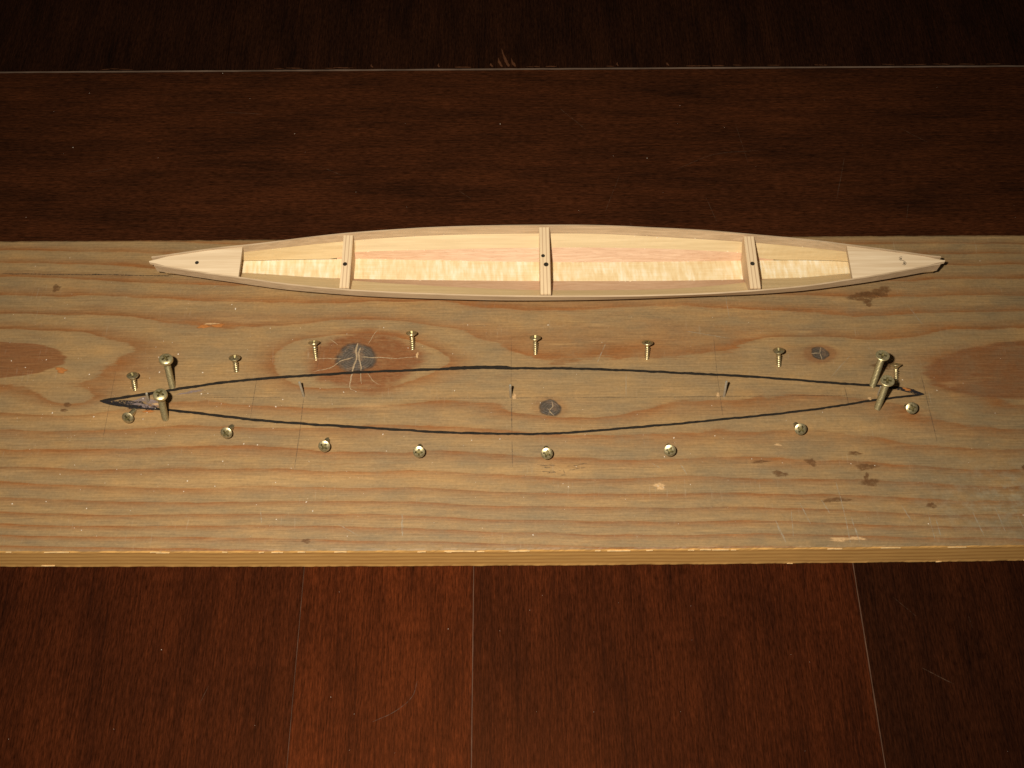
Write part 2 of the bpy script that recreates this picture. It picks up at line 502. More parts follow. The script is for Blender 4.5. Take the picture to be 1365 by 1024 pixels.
def blob(name, cx, cy, rx, ry, z, mat, parent, rag=0.3, rot=0.0, n=30, thick=0.05, local=False):
    """an irregular thin patch; z, sizes in mm"""
    ph = [random.random() * 6.28 for _ in range(5)]
    rows = [[], [], []]                # middle, rim, foot of the rim
    for i in range(n):
        a = 6.2832 * i / n
        r = 1 + rag * (0.5 * math.sin(2 * a + ph[0]) + 0.4 * math.sin(3 * a + ph[1]) + 0.3 * math.sin(5 * a + ph[2])
                       + 0.2 * math.sin(9 * a + ph[3])) + random.uniform(-0.08, 0.08) * rag * 2
        for row, k, z_ in ((0, 0.55, 0), (1, 1.0, 0), (2, 1.0, -thick)):
            px, py = rx * r * k * math.cos(a), ry * r * k * math.sin(a)
            rows[row].append(((px * math.cos(rot) - py * math.sin(rot)) * MM, (px * math.sin(rot) + py * math.cos(rot)) * MM, z_ * MM))
    vs_ = [(0, 0, 0)] + rows[0] + rows[1] + rows[2]
    fs = []
    for i in range(n):
        j = (i + 1) % n
        fs += [(0, 1 + i, 1 + j), (1 + i, 1 + n + i, 1 + n + j, 1 + j), (1 + n + i, 1 + 2 * n + i, 1 + 2 * n + j, 1 + n + j)]
    o = link_mesh(name, vs_, fs, mat, parent)
    at = o.data.attributes.new('rim', 'FLOAT', 'POINT')
    for i in range(len(vs_)):
        at.data[i].value = 1.0 if i <= n else 0.0
    o.location = (cx * MM, cy * MM, z * MM)
    return o

def lerp_curve(pts):
    pts = sorted(pts)
    def f(x):
        if x <= pts[0][0]:
            return pts[0][1]
        for i in range(len(pts) - 1):
            if x <= pts[i + 1][0]:
                x0, y0 = pts[i]
                x1, y1 = pts[i + 1]
                m0 = (pts[i + 1][1] - pts[max(i - 1, 0)][1]) / max(1e-6, pts[i + 1][0] - pts[max(i - 1, 0)][0])
                m1 = (pts[min(i + 2, len(pts) - 1)][1] - y0) / max(1e-6, pts[min(i + 2, len(pts) - 1)][0] - x0)
                h = x1 - x0
                u = (x - x0) / h
                return ((2 * u ** 3 - 3 * u ** 2 + 1) * y0 + (u ** 3 - 2 * u ** 2 + u) * h * m0
                        + (-2 * u ** 3 + 3 * u ** 2) * y1 + (u ** 3 - u ** 2) * h * m1)
        return pts[-1][1]
    return f

def smooth_curve(pts, win):
    f = lerp_curve(pts)
    return lambda x: sum(f(x + win * k / 3.0) for k in range(-3, 4)) / 7.0

def boolean_cut(o, cutters, hole_mat=None):
    """cut meshes out of o for good; faces of the cut take hole_mat"""
    idx = None
    if hole_mat:
        o.data.materials.append(hole_mat)
        idx = len(o.data.materials) - 1
    for c in cutters:
        md = o.modifiers.new('cut', 'BOOLEAN')
        md.operation = 'DIFFERENCE'
        md.solver = 'EXACT'
        md.object = c
        if hole_mat:
            md.material_mode = 'TRANSFER'
    bpy.context.view_layer.update()
    dg = bpy.context.evaluated_depsgraph_get()
    me = bpy.data.meshes.new_from_object(o.evaluated_get(dg))
    o.modifiers.clear()
    o.data = me
    for c in cutters:
        bpy.data.objects.remove(c)
    return o

# ------------------------------------------------------------------ table top (the setting)
TZ = -PLANK_T
table = box('table_top', -0.75, 0.75, -0.55, 0.85, TZ - 0.030, TZ - 0.0175, M['sub'])
tag(table, 'dark reddish brown stained wooden table top made of jointed boards', kind='structure')
table.location.z += 0
def board(x0, x1, y0, y1, mat):
    o = box('board', x0, x1, y0, y1, TZ - 0.0175, TZ, mat, None, 0.0004)
    o.parent = table
    o.matrix_parent_inverse = Matrix.Translation(-Vector(table.location))
    return o
g = 0.00025
END_Y = 0.060
FAR_Y = 0.3045
xs = [-0.75, -0.455, -0.1340, -0.0253, 0.2180, 0.52, 0.75]
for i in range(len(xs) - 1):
    board(xs[i] + g, xs[i + 1] - g, -0.55, END_Y - g, M['tab_y_dark'] if i >= 4 else M['tab_y_red'] if i == 2 else M['tab_y'])  # red and dark board stains also have flash sheen and falloff painted in
board(-0.75, 0.75, END_Y + g, FAR_Y - 0.0008, M['tab_x'])
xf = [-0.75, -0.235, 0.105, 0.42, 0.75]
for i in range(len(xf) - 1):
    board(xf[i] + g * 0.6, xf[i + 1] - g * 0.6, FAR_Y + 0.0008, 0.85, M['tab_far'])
def on_table(o):
    o.parent = table
    o.matrix_parent_inverse = Matrix.Translation(-Vector(table.location))
    return o
ZT = TZ * 1000
# pale strips in the seams paint the light that the board edges reflect
for xsn, w in ((-134.0, 0.26), (-25.3, 0.5), (218.0, 0.6)):
    on_table(stroke('seam', [(xsn, -549), (xsn + 0.05, -300), (xsn, 59)], w, ZT - 0.02 + (0.05 if w > 0.5 else -0.1),
                    M['seam'], None, step=8, taper=False, jit=0.3, thick=0.4))
on_table(stroke('glint_strip', [(-749, 304.4), (-300, 304.4), (0, 304.5), (749, 304.5)], 1.1, ZT + 0.04, M['edge_glint'], None, step=9, taper=False, jit=0.25, thick=0.5))  # pale colour paints the reflection along this rounded edge
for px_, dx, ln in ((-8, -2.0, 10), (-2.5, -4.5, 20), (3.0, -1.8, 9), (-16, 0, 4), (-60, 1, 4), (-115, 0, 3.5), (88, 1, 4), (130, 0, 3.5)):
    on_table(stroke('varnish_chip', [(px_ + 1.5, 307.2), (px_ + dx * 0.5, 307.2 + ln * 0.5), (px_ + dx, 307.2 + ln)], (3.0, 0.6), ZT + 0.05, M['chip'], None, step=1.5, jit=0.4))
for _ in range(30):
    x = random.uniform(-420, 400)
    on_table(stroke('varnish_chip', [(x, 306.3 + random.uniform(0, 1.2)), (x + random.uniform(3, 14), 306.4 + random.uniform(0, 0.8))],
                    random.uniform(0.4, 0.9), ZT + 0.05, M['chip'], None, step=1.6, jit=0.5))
# hair scratches in the varnish
SCR = [[(-59, -190), (-62, -200), (-72, -208), (-85, -214)], [(240, -140), (252, -152)], [(250, -184), (268, -194)], [(285, -152), (286, -160)],
       [(-186, -192), (-190, -203)], [(85, 195), (72, 160)], [(-150, 205), (-130, 195)], [(180, 245), (186, 205)], [(90, 150), (94, 138)],
       [(130, 200), (160, 214), (195, 218)], [(250, 170), (262, 210)], [(-40, 180), (-30, 172)], [(300, 150), (304, 165)], [(310, 240), (330, 225)],
       [(150, 172), (156, 150)], [(-230, 260), (-200, 258)], [(40, 262), (60, 240)], [(-330, 200), (-310, 204)]]
for s_ in SCR:
    on_table(stroke('scratch', s_, random.uniform(0.22, 0.4), ZT + 0.03, M['scratch'], None, step=2.5, jit=0.4, wob=0.1))

# ------------------------------------------------------------------ plank
PX0, PX1 = -0.52, 0.52
def plank_mesh():
    n = 520
    YF, YB = -0.1143, 0.1187
    prof = []                      # (y, z, jitter y, jitter z)
    vs_, fs, fm = [], [], []
    prof = [(YF - 0.0018, -PLANK_T, 0.00010, 0.0), (YF - 0.0023, -PLANK_T + 0.0008, 0.00014, 0.0001), (YF - 0.00195, -0.0215, 0.0, 0.0),
            (YF - 0.0002, -0.0035, 0.0, 0.0), (YF, -0.0018, 0.00012, 0.0002), (YF + 0.0005, -0.0005, 0.00016, 0.0001), (YF + 0.0016, 0.0, 0.0003, 0.0),
            (YF + 0.012, 0, 0, 0), (YB - 0.012, 0, 0, 0), (YB - 0.0016, 0, 0.00014, 0.0), (YB - 0.0002, -0.0007, 0.00012, 0.0001),
            (YB, -0.003, 0.0002, 0.0), (YB, -PLANK_T + 0.001, 0.0002, 0.0), (YB - 0.001, -PLANK_T, 0.0, 0.0)]
    m = len(prof)
    jy = [0.0] * m
    jz = [0.0] * m
    for i in range(n + 1):
        x = PX0 + (PX1 - PX0) * i / n
        bow = -0.0016 * (1 - (x / 0.36) ** 2)          # front edge bellies a little
        for k, (y, z, ay, az) in enumerate(prof):
            jy[k] = jy[k] * 0.55 + random.uniform(-ay, ay)
            jz[k] = jz[k] * 0.55 + random.uniform(-az, az)
            dy = bow if k <= 7 else 0
            vs_.append((x, y + jy[k] + dy, z + min(jz[k], 0.0004)))
        if i:
            a = (i - 1) * m
            b = i * m
            for k in range(m):
                k2 = (k + 1) % m
                fs.append((a + k, a + k2, b + k2, b + k))
                fm.append(0 if 5 <= k <= 10 else 1)
    fs.append(tuple(range(m)))
    fm.append(1)
    fs.append(tuple(n * m + k for k in reversed(range(m))))
    fm.append(1)
    return link_mesh('plank', vs_, fs, [M['pine'], M['pine_edge']], None, False, fm)
plank = plank_mesh()
tag(plank, 'weathered wide pine plank with knots lying across the dark table', 'plank')

# splinters standing along the sawn front corner
for _ in range(34):
    x = random.uniform(-345, 335)
    ln = 3 + 16 * random.random() ** 2
    yy = -114.6 - 1.6 * (1 - (x / 360) ** 2)
    top = random.random() < 0.85
    z = random.uniform(-1.6, -0.2) if top else random.uniform(-24.0, -21.5)
    if not top:
        yy -= 2.1
    pts = [(x + k * ln / 3, z + random.uniform(-0.25, 0.25)) for k in range(4)]
    h = random.uniform(0.15, 0.5)
    v, f = [], []
    for k, (px_, pz) in enumerate(pts):
        hh = h * (0.2 if k in (0, 3) else 1)
        for dy, dz in ((0.4, -hh / 2), (-0.35, -hh / 3), (-0.35, hh / 3), (0.4, hh / 2)):
            v.append((px_ * MM, (yy + dy) * MM, (pz + dz) * MM))
        if k:
            a = 4 * (k - 1)
            for j in range(4):
                f.append((a + j, a + (j + 1) % 4, a + 4 + (j + 1) % 4, a + 4 + j))
    f += [(0, 1, 2, 3), (15, 14, 13, 12)]
    link_mesh('splinter', v, f, M['pine_rag'], plank)

# knots: hard grey discs with resin filled shakes
def knot(cx, cy, rx, ry, mat, cracks):
    o = blob('knot', cx, cy, rx, ry, 0.10, mat, plank, rag=0.10, n=40, thick=0.3)
    for pts, w in cracks:
        w = (w[0] * 0.62, w[1] * 0.62) if isinstance(w, tuple) else w * 0.75
        stroke('knot_crack', pts, w, 0.10, M['crack'], o, step=1.5, jit=0.45, wob=0.25, thick=0.06)
    return o
knot(-106, 20.6, 16.5, 12.0, M['knot'], [
    ([(0.5, 11.5), (-0.5, 5), (0.5, 1), (-1.5, -9), (-2.8, -22), (1, -25)], (2.2, 0.8)),
    ([(2.4, 8), (1.5, 3), (3.5, -6), (4.0, -14), (5.0, -20)], (1.7, 0.7)),
    ([(-34, -0.5), (-22, -0.4), (-10, -0.6)], (0.3, 0.8)),
    ([(-28, -10.5), (-16, -7), (-10, -2.2), (-2, 0.4)], (0.5, 1.0)),
    ([(3, 0.6), (14, 0.2), (30, -0.6), (41, 0.8)], (1.1, 0.5)),
    ([(8, 11), (11, 18), (14, 22.5)], (0.7, 0.5)),
    ([(-19, 15), (-13, 10)], (0.6, 0.6)),
    ([(8, -11), (13, -18), (18, -21)], (0.7, 0.4)),
])
knot(25.2, -18, 8.2, 7.0, M['knot_s'], [
    ([(1.2, 5.0), (1.6, 1), (-0.5, -2), (2.6, -5.5)], (0.9, 0.9)),
    ([(-2.2, -0.5), (-0.6, -1.5), (-1.0, -5)], (0.6, 0.8)),
])
knot(209.8, 22.0, 6.8, 5.6, M['knot_s'], [
    ([(0, 0), (1.2, 4.6)], 0.7), ([(0, 0), (-6, 0.2)], 0.7), ([(0, 0), (0.8, -5)], 0.8),
])
knot(-296, -13.5, 3.2, 2.0, M['stain'], [])
knot(-297.5, -17.6, 3.0, 1.4, M['stain'], [])

# marker outline of the hull
LINE_A = [(-274.9,-11),(-259.3,-8.3),(-242.2,-5.7),(-217.7,-1.3),(-193,2.5),(-168,5.1),(-142.9,6.9),(-122.8,8.2),(-103.1,9.5),(-77.3,10.5),(-52,11.4),(-31.7,12.3),(-19,12.4),(-0.2,11.8),(39.4,11.4),(74.8,9.8),(100.1,8.4),(112.7,7.5),(145.4,5.5),(180.4,2.7),(217.3,-0.9),(240.6,-2.8),(254.9,-4.3),(263.7,-5.7),(275,-9.7)]
LINE_B = [(-274.9,-11),(-258.3,-14.5),(-238,-16.8),(-215.2,-19.4),(-190,-22.9),(-167.3,-25.8),(-139.8,-28.4),(-112.5,-30.5),(-75.3,-33.2),(-40.8,-35.6),(-0.4,-36.7),(25.6,-36.6),(47.8,-35.4),(82.4,-32.4),(109.7,-30.1),(142.2,-26.8),(177.3,-23.2),(212.7,-18.5),(238.3,-14.2),(258.7,-11.6),(275,-9.7)]
tag(stroke('marker_line', LINE_A, (2.0, 1.7), 0.24, M['ink'], plank, step=2.5, jit=0.22, wob=0.13), 'hand drawn black marker curve along the far side of the outline')
tag(stroke('marker_line', LINE_B, (1.9, 1.5), 0.29, M['ink'], plank, step=2.5, jit=0.22, wob=0.13), 'hand drawn black marker curve along the near side of the outline')
stroke('marker_line', [(-45, 11.8), (-20, 12.7), (0, 12.2)], 2.6, 0.34, M['ink'], plank, step=2)
stroke('marker_line', [(-273, -11.4), (-262, -13.4), (-250, -15.5), (-236, -16.6)], (2.0, 4.2), 0.36, M['ink_thin'], plank, step=2, jit=0.4)
stroke('marker_line', [(252, -4.4), (264, -6.4), (274, -9.8)], (2.2, 3.0), 0.36, M['ink_thin'], plank, step=2, jit=0.4)
stroke('marker_line', [(-272, -11.2), (-262, -11.6), (-252, -12.8), (-243, -14.5)], (1.5, 4.0), 0.32, M['ink_thin'], plank, step=2, jit=0.4)
stroke('marker_line', [(258, -6.0), (266, -8.0), (273, -9.6)], (0.8, 2.0), 0.33, M['ink_thin'], plank, step=2, jit=0.4)
blob('smear', -250, -11.5, 9, 2.6, 0.16, M['putty'], plank, 0.5, 0.12)
blob('smear', -238, -12.0, 7, 3.2, 0.20, M['putty'], plank, 0.5, -0.2)
blob('smear', -214, -4.6, 9, 1.2, 0.42, M['putty'], plank, 0.5, 0.15)
blob('smear', -245, -14.5, 8, 1.4, 0.44, M['putty'], plank, 0.6, -0.15)
blob('bare_patch', -234, -13.5, 4.5, 1.8, 0.26, M['bare'], plank, 0.6, 0.2)
blob('bare_patch', 264, -6.0, 3.4, 1.1, 0.46, M['stain_o'], plank, 0.4, -0.2)
blob('bare_patch', 238, -12.6, 1.2, 1.6, 0.46, M['bare'], plank, 0.4)

# pencil lines
PEN = [([(-139.0, -9), (-139.2, -16), (-139.6, -36), (-140.6, -60)], 0.55), ([(-0.4, -10), (-0.4, -21), (-0.2, -36)], 0.7), ([(-0.2, -41), (0.0, -60)], 0.6),
       ([(-0.3, 36), (-0.5, 12), (-0.6, -6)], 0.35), ([(138.6, 36), (138.4, 6), (138.8, -8)], 0.35), ([(138.8, -10), (139.0, -24)], 0.6),
       ([(222.6, -4), (223.2, -10), (223.6, -20)], 0.5), ([(-172, 5), (-173, -24)], 0.4), ([(275.5, 4), (276.0, -10), (277, -44)], 0.5),
       ([(-268, 12), (-268, -40)], 0.3), ([(-130.5, 34), (-132, 12)], 0.35),
       ([(-130, -9.6), (-60, -10.2), (40, -10.6), (140, -10.4), (235, -9.9)], 0.42), ([(-205, -8.8), (-150, -9.4)], 0.4)]
for pts, w in PEN:
    stroke('pencil_line', pts, w, 0.19, M['pencil'], plank, step=3, jit=0.3, wob=0.05)
stroke('pencil_line', [(-362, 90.4), (-330, 89.6), (-300, 89.0), (-280, 88.8), (-262, 88.0), (-240, 87.6)], (0.8, 1.0), 0.19, M['pencil_dark'], plank, step=3, jit=0.4, wob=0.12)
stroke('pencil_line', [(-298, 89.2), (-291, 89.3)], 1.3, 0.25, M['pencil_dark'], plank, step=2, jit=0.4)

# stains, bare spots and other wear
def st(m_, *a, **k):
    blob('stain' if m_.startswith('stain') else 'bare_patch', a[0], a[1], a[2], a[3], 0.12 + random.uniform(0, 0.05), M[m_], plank, **k)
for a in ((245, 67, 9, 5), (260, 71, 8, 4.6), (249, 62, 4, 3.2), (253, 68.5, 8, 3.2)):
    st('stain', *a, rag=0.35)
for a in ((229, -72.3, 7.5, 2.6), (228, -61.5, 7, 3.0), (227, -69, 2, 4), (172, -66, 6, 2.4), (160, -57.5, 7, 1.2), (193, -58, 4, 3.0), (265, -88, 3.4, 2.4),
          (330, -63, 2.4, 2.6), (-129, -109, 4, 1.5), (222, -52, 6, 1.4), (205, -84, 10, 2.0), (252, 12, 8, 4), (-321, 78, 4, 3)):
    st('stain', *a, rag=0.4)
for a in ((-213, 46, 4.6, 1.9), (-203, 46.6, 4.6, 1.9), (-241, -18.5, 5, 1.3), (-305, 12.5, 4.5, 2.6)):
    st('stain_o', *a, rag=0.4)
for a in ((-208, 48.2, 6, 0.8), (94, -74, 5, 2.6), (214, -109.5, 6, 1.6), (204, -110, 9, 1.5), (-64.5, 22.5, 1.2, 2.4), (1.6, -9.6, 1.8, 2.2), (137.4, -9.2, 1.4, 2.0),
          (173, -45.6, 3.0, 0.9)):
    st('bare', *a, rag=0.4)
# remains of a rubbed out stamp
for x, y, ln, dy in ((16, -58.6, 5, -0.4), (19, -59.2, 6, 0.2), (20, -60.6, 5, 0), (24, -58.9, 4, 0), (19, -63.2, 6, -0.6), (22, -64.4, 6, 0.2), (24, -62.8, 4, -1.2),
                     (32.6, -61.8, 0.8, -3.6), (31.0, -66.0, 3.2, 0.1), (30, -62.4, 1, -1), (35, -60.0, 4, 0.2), (39, -59.4, 4, 0.5), (43, -58.8, 5, 0.8), (36.5, -62.4, 7, 0.8), (44, -61.2, 3, 0.4)):
    stroke('stamp_mark', [(x, y), (x + ln * 0.5, y + dy * 0.5 + random.uniform(-0.2, 0.2)), (x + ln, y + dy)], random.uniform(0.5, 1.0), 0.20 + random.uniform(0, 0.03), M['pencil'], plank, step=1.0, jit=0.5, wob=0.2)
# pale scuffs and knife scratches near the front edge
for pts, w in (([(165, -97), (168, -106), (170, -112)], 1.2), ([(182, -86), (187, -100)], 0.6), ([(207, -72), (209, -90), (210, -112)], 0.7), ([(213, -95), (216, -112)], 0.8),
               ([(262, -92), (263, -111)], 0.6), ([(266, -96), (267, -108)], 0.9), ([(196, -84), (200, -93)], 0.9), ([(246, -88), (251, -99)], 0.7), ([(290, -92), (294, -108)], 0.8),
               ([(305, -90), (308, -106)], 0.7), ([(318, -96), (321, -110)], 0.8), ([(176, -90), (175, -108)], 0.6), ([(-160, -87), (-158, -97)], 0.7), ([(-70, -92), (-69, -106)], 1.4),
               ([(64, 30), (58, 16)], 0.7), ([(77, 8), (76, -10)], 0.5), ([(230, 20), (215, 4)], 0.5), ([(276, 60), (284, 44)], 0.5), ([(-110, -98), (-96, -106)], 0.5),
               ([(108, -58), (112, -66)], 0.8), ([(90, -58), (96, -62)], 0.6), ([(-212, 77), (-206, 80)], 0.8), ([(150, 70), (151, 50)], 0.5), ([(120, 40), (150, 34)], 0.4)):
    stroke('scuff', pts, w, 0.15 + random.uniform(0, 0.03), M['scuff'], plank, step=2, jit=0.4, wob=0.08)

# ------------------------------------------------------------------ model canoe
GF = [(-249.8,88.5),(-233.1,91.8),(-221.9,93.7),(-210.7,95.7),(-199.4,97.3),(-178.7,99.7),(-164.3,101.8),(-142.5,105.2),(-120.2,108.2),(-105,109.7),(-58.7,113.2),(-11.2,114.7),(24.2,114.9),(62.8,114.3),(108.5,111.5),(136.3,109.5),(167.5,105.7),(208.8,100.6),(229.3,97.1),(252.2,93.2),(277.3,88.6),(297.9,84.6)]
GN = [(-249.2,84.6),(-243.3,83.3),(-231.5,80.8),(-219.9,78.9),(-208.2,76.6),(-196.7,74.8),(-185.1,73.1),(-175.7,71.4),(-154.8,68),(-128.9,64.8),(-102.1,62.3),(-57,59.7),(-11.1,57.8),(23,57.2),(60.2,57),(95.9,57.3),(131.7,58.4),(162.5,60.3),(203.9,64.2),(224.9,67.6),(242.3,70.4),(256.6,73),(277.4,77.1),(297.3,81.2)]
C2F = [(-249,88.0),(-220,93.2),(-188.6,98.0),(-151.7,103.3),(-121.2,107),(-105.9,108.8),(-59.2,112.0),(-11.3,113.3),(24.4,113.3),(63.2,112.7),(109.3,109.4),(162.7,105.0),(175.2,103.6),(210.5,99.2),(236.9,95.2),(270,89.4),(297,84.2)]
C1F = [(-128.1,99.2),(-112.4,100.9),(-59.3,103.1),(-11.4,104.2),(24.3,104.5),(63.2,104.2),(109.4,102.6),(162.2,98.4),(189.9,95.2)]
BF = [(-249,87.4),(-225,92),(-190.6,95.6),(-121.9,98.6),(-59.5,98),(24.2,95.9),(109.4,95.4),(169.6,95.2),(212.2,94.2),(239.1,92.0),(270,87.0),(297,83.8)]
BN = [(-249,85.8),(-225,85.6),(-189.5,86.2),(-154.2,84.0),(-120.8,82.3),(-58.9,81.2),(23.9,80),(108.3,79.4),(167.9,79.6),(210.2,80.2),(237.7,82.6),(270,82.4),(297,82.2)]
gf, gn = smooth_curve(GF, 9), smooth_curve(GN, 9)
c2f, c1f = smooth_curve(C2F, 14), lerp_curve(C1F)
bf, bn = smooth_curve(BF, 14), smooth_curve(BN, 14)
XC, XH = 24.0, 274.0
def S(x): return min(1.0, abs(x - XC) / XH)
def zg(x): return 19.8 + 1.4 * S(x) ** 2
def zb(x): return 2.3 + 7.6 * S(x) ** 2.6
def z2(x): return 12.6 + 1.6 * S(x) ** 2
def pts_far(x):
    b = (bf(x), zb(x))
    c2 = (min(c2f(x), gf(x) - 0.2), z2(x))
    if -128.1 < x < 189.9:
        f = min(1, (x + 128.1) / 18) * min(1, (189.9 - x) / 28)
        c1 = (max(c1f(x), b[0] + 0.15), b[1] + 0.2 + (7.6 - 2.3 - 0.2) * (0.45 + 0.55 * f) * f)
        c1 = (b[0] + (c1[0] - b[0]) * f + 0.15, c1[1])
    else:
        c1 = (b[0] + 0.15, b[1] + 0.2)
    return b, c1, c2, (gf(x), zg(x))
def pts_near(x):
    b, c1, c2, gq = pts_far(x)
    n = (bn(x), zb(x))
    lean = 0.9 * math.exp(-((x - 120) / 75) ** 2)
    m2 = (gn(x) + (gq[0] - c2[0]) * 0.55 + lean * 1.6, z2(x) + 1.7 * (1 - S(x) ** 2))
    t1 = (c1[0] - b[0]) / max(0.5, c2[0] - b[0])
    m1 = (n[0] + (m2[0] - n[0]) * t1, c1[1])
    return n, m1, m2, (gn(x), zg(x))
XL, XR = -249.4, 297.4
def strip(name, x0, x1, fa, fb, thick, out, mat, parent, n=110):
    """a plank between two curves fa, fb (x -> (y, z)); thick towards 'out'"""
    vs_, fs = [], []
    for i in range(n + 1):
        x = x0 + (x1 - x0) * i / n
        a, b = fa(x), fb(x)
        d = Vector((b[0] - a[0], b[1] - a[1]))
        if d.length < 1e-6:
            d = Vector((0, 1))
        d.normalize()
        nr = Vector((d.y, -d.x))
        if nr.x * out[0] + nr.y * out[1] < 0:
            nr = -nr
        q = [(a[0], a[1]), (b[0], b[1]), (b[0] + nr.x * thick, b[1] + nr.y * thick), (a[0] + nr.x * thick, a[1] + nr.y * thick)]
        vs_ += [(x * MM, p[0] * MM, p[1] * MM) for p in q]
        if i:
            k = 4 * (i - 1)
            for j in range(4):
                fs.append((k + j, k + (j + 1) % 4, k + 4 + (j + 1) % 4, k + 4 + j))
    fs += [(0, 1, 2, 3), tuple(4 * n + j for j in (3, 2, 1, 0))]
    return link_mesh(name, vs_, fs, mat, parent)
canoe = empty('model_canoe', (XC * MM, 0.0875, 0))
tag(canoe, 'unfinished pale wooden model canoe with three bulkheads at the back of the plank', 'model canoe')
cinv = Matrix.Translation(-Vector(canoe.location))
def own(o, parent=canoe):
    o.parent = parent
    o.matrix_parent_inverse = cinv
    return o
own(strip('bottom_plank', XL + 6, XR - 4, lambda x: (bf(x), zb(x)), lambda x: (bn(x), zb(x)), 2.2, (0, -1), M['maple'], None))
for side, fn, sg in (('far', pts_far, 1), ('near', pts_near, -1)):
    own(strip('bilge_strake', -124, 186, lambda x: fn(x)[0], lambda x: fn(x)[1], 1.3, (sg, -1), M['oak'], None))
    own(strip('side_strake', XL + 8, XR - 3, lambda x: fn(x)[1], lambda x: fn(x)[2], 1.3, (sg, -0.6), M['poplar'], None))
    own(strip('sheer_strake', XL + (0.3 if sg > 0 else 3.0), XR - (0.5 if sg > 0 else 2.0),
              (lambda x: (fn(x)[2][0] + sg * 0.15, fn(x)[2][1] - 0.8)), lambda x: fn(x)[3], 1.0, (sg, 0), M['sheer'], None, 140))

def cyl(x, y, z0, z1, r, n=14, mat=None):
    bm = bmesh.new()
    bmesh.ops.create_cone(bm, cap_ends=True, segments=n, radius1=r, radius2=r, depth=z1 - z0)
    me = bpy.data.meshes.new('cutter')
    bm.to_mesh(me)
    bm.free()
    me.materials.append(mat or M['hole'])
    o = bpy.data.objects.new('cutter', me)
    COL.objects.link(o)
    o.location = (x, y, (z0 + z1) / 2)
    return o

def bulkhead(x0, x1, holes):
    xm = (x0 + x1) / 2
    f, n = pts_far(xm), pts_near(xm)
    inset = 0.5
    sec = [(n[3][0] + 1.3, n[3][1] - 0.35), (n[2][0] + inset + 0.4, n[2][1]), (n[1][0] + inset, n[1][1] + 0.3), (n[0][0], n[0][1] + 0.25),
           (f[0][0], f[0][1] + 0.25), (f[1][0] - inset, f[1][1] + 0.3), (f[2][0] - inset - 0.4, f[2][1]), (f[3][0] - 0.8, f[3][1] - 0.25)]
    k = len(sec)
    w = (x1 - x0) / 2
    vs_ = [(-w * MM, (y - 87.5) * MM, z * MM) for y, z in sec] + [(w * MM, (y - 87.5) * MM, z * MM) for y, z in sec]
    fs = [tuple(range(k)), tuple(reversed(range(k, 2 * k)))] + [(i, (i + 1) % k, k + (i + 1) % k, k + i) for i in range(k)]
    o = link_mesh('bulkhead', vs_, fs, M['ply'], None)
    bm = bmesh.new()
    bm.from_mesh(o.data)
    bmesh.ops.bevel(bm, geom=[e for e in bm.edges if all(v.co.z > 0.015 for v in e.verts)], offset=0.00045, segments=2, affect='EDGES')
    bm.to_mesh(o.data)
    bm.free()
    o.location = (xm * MM, 0.0875, 0)
    bpy.context.view_layer.update()
    boolean_cut(o, [cyl(hx * MM, hy * MM, 0.009, 0.03, r * MM) for hx, hy, r in holes], M['hole'])
    own(o)
    return o
bulkhead(-117.5, -110.9, [(-114.9, 83.7, 1.55)])
bulkhead(19.8, 27.0, [(22.1, 89.8, 1.35), (24.1, 82.6, 1.7)])
bulkhead(162.9, 170.2, [(166.5, 82.0, 1.6)])

# dried glue squeezed out along the inside seams
gv, gfc = [], []
for _ in range(150):
    x = random.choice([random.gauss(60, 60), random.gauss(-70, 25), random.uniform(-180, 230)])
    if not -180 < x < 228:
        continue
    b_, c_, d_, e_ = pts_far(x)
    y, z = random.choice([b_, b_, b_, c_, d_]) if random.random() < 0.8 else pts_near(x)[0]
    y += random.uniform(-1.2, 0.6)
    r = 0.18 + 0.42 * random.random() ** 2
    k0 = len(gv)
    for dx, dy, dz in ((1, 0, 0), (0, 1, 0), (-1, 0, 0), (0, -1, 0), (0, 0, 0.8), (0, 0, -0.6)):
        gv.append(((x + dx * r * random.uniform(0.8, 2.2)) * MM, (y + dy * r) * MM, (z + 0.25 + dz * r) * MM))
    for i in range(4):
        gfc += [(k0 + i, k0 + (i + 1) % 4, k0 + 4), (k0 + (i + 1) % 4, k0 + i, k0 + 5)]
glue = own(link_mesh('dried_glue', gv, gfc, M['glue']))
glue['kind'] = 'stuff'

def deck(x_in, x_tip, ytip, holes, label):
    """a pointed deck plate set between the sheer strakes"""
    n = 24
    top = []
    far, near = [], []
    sg = 1 if x_tip > x_in else -1
    for i in range(n + 1):
        x = x_in + (x_tip - x_in) * i / n
        u = max(0.0, (i - n + 5) / 5.0)
        yf = gf(x) - 0.4 - 0.3 * u
        yn = gn(x) + 0.25
        m_ = ytip
        yf = yf + (m_ + 0.4 - yf) * u ** 2
        yn = yn + (m_ - 0.4 - yn) * u ** 2
        far.append((x, max(yf, yn + 0.6)))
        near.append((x, yn))
    loop = near + far[::-1]
    k = len(loop)
    def zt(x): return zg(x) - 0.55
    vs_ = [(x * MM, y * MM, zt(x) * MM) for x, y in loop] + [(x * MM, y * MM, (zt(x) - 2.8) * MM) for x, y in loop]
    fs, fm = [], []
    for i in range(n):
        a, b, c, d = i, i + 1, k - 2 - i, k - 1 - i
        fs += [(a, b, c, d), (k + d, k + c, k + b, k + a)]
        fm += [0, 0]
    for i in range(k):
        fs.append((i, (i + 1) % k, k + (i + 1) % k, k + i))
        fm.append(1 if i == k - 1 else 0)
    o = link_mesh('deck', vs_, fs, [M['deck'], M['deck_edge']], None, False, fm)
    if holes:
        boolean_cut(o, [cyl(hx * MM, hy * MM, 0.010, 0.03, r * MM) for hx, hy, r in holes], M['hole'])
    own(o)
    o['label'] = label
    return o
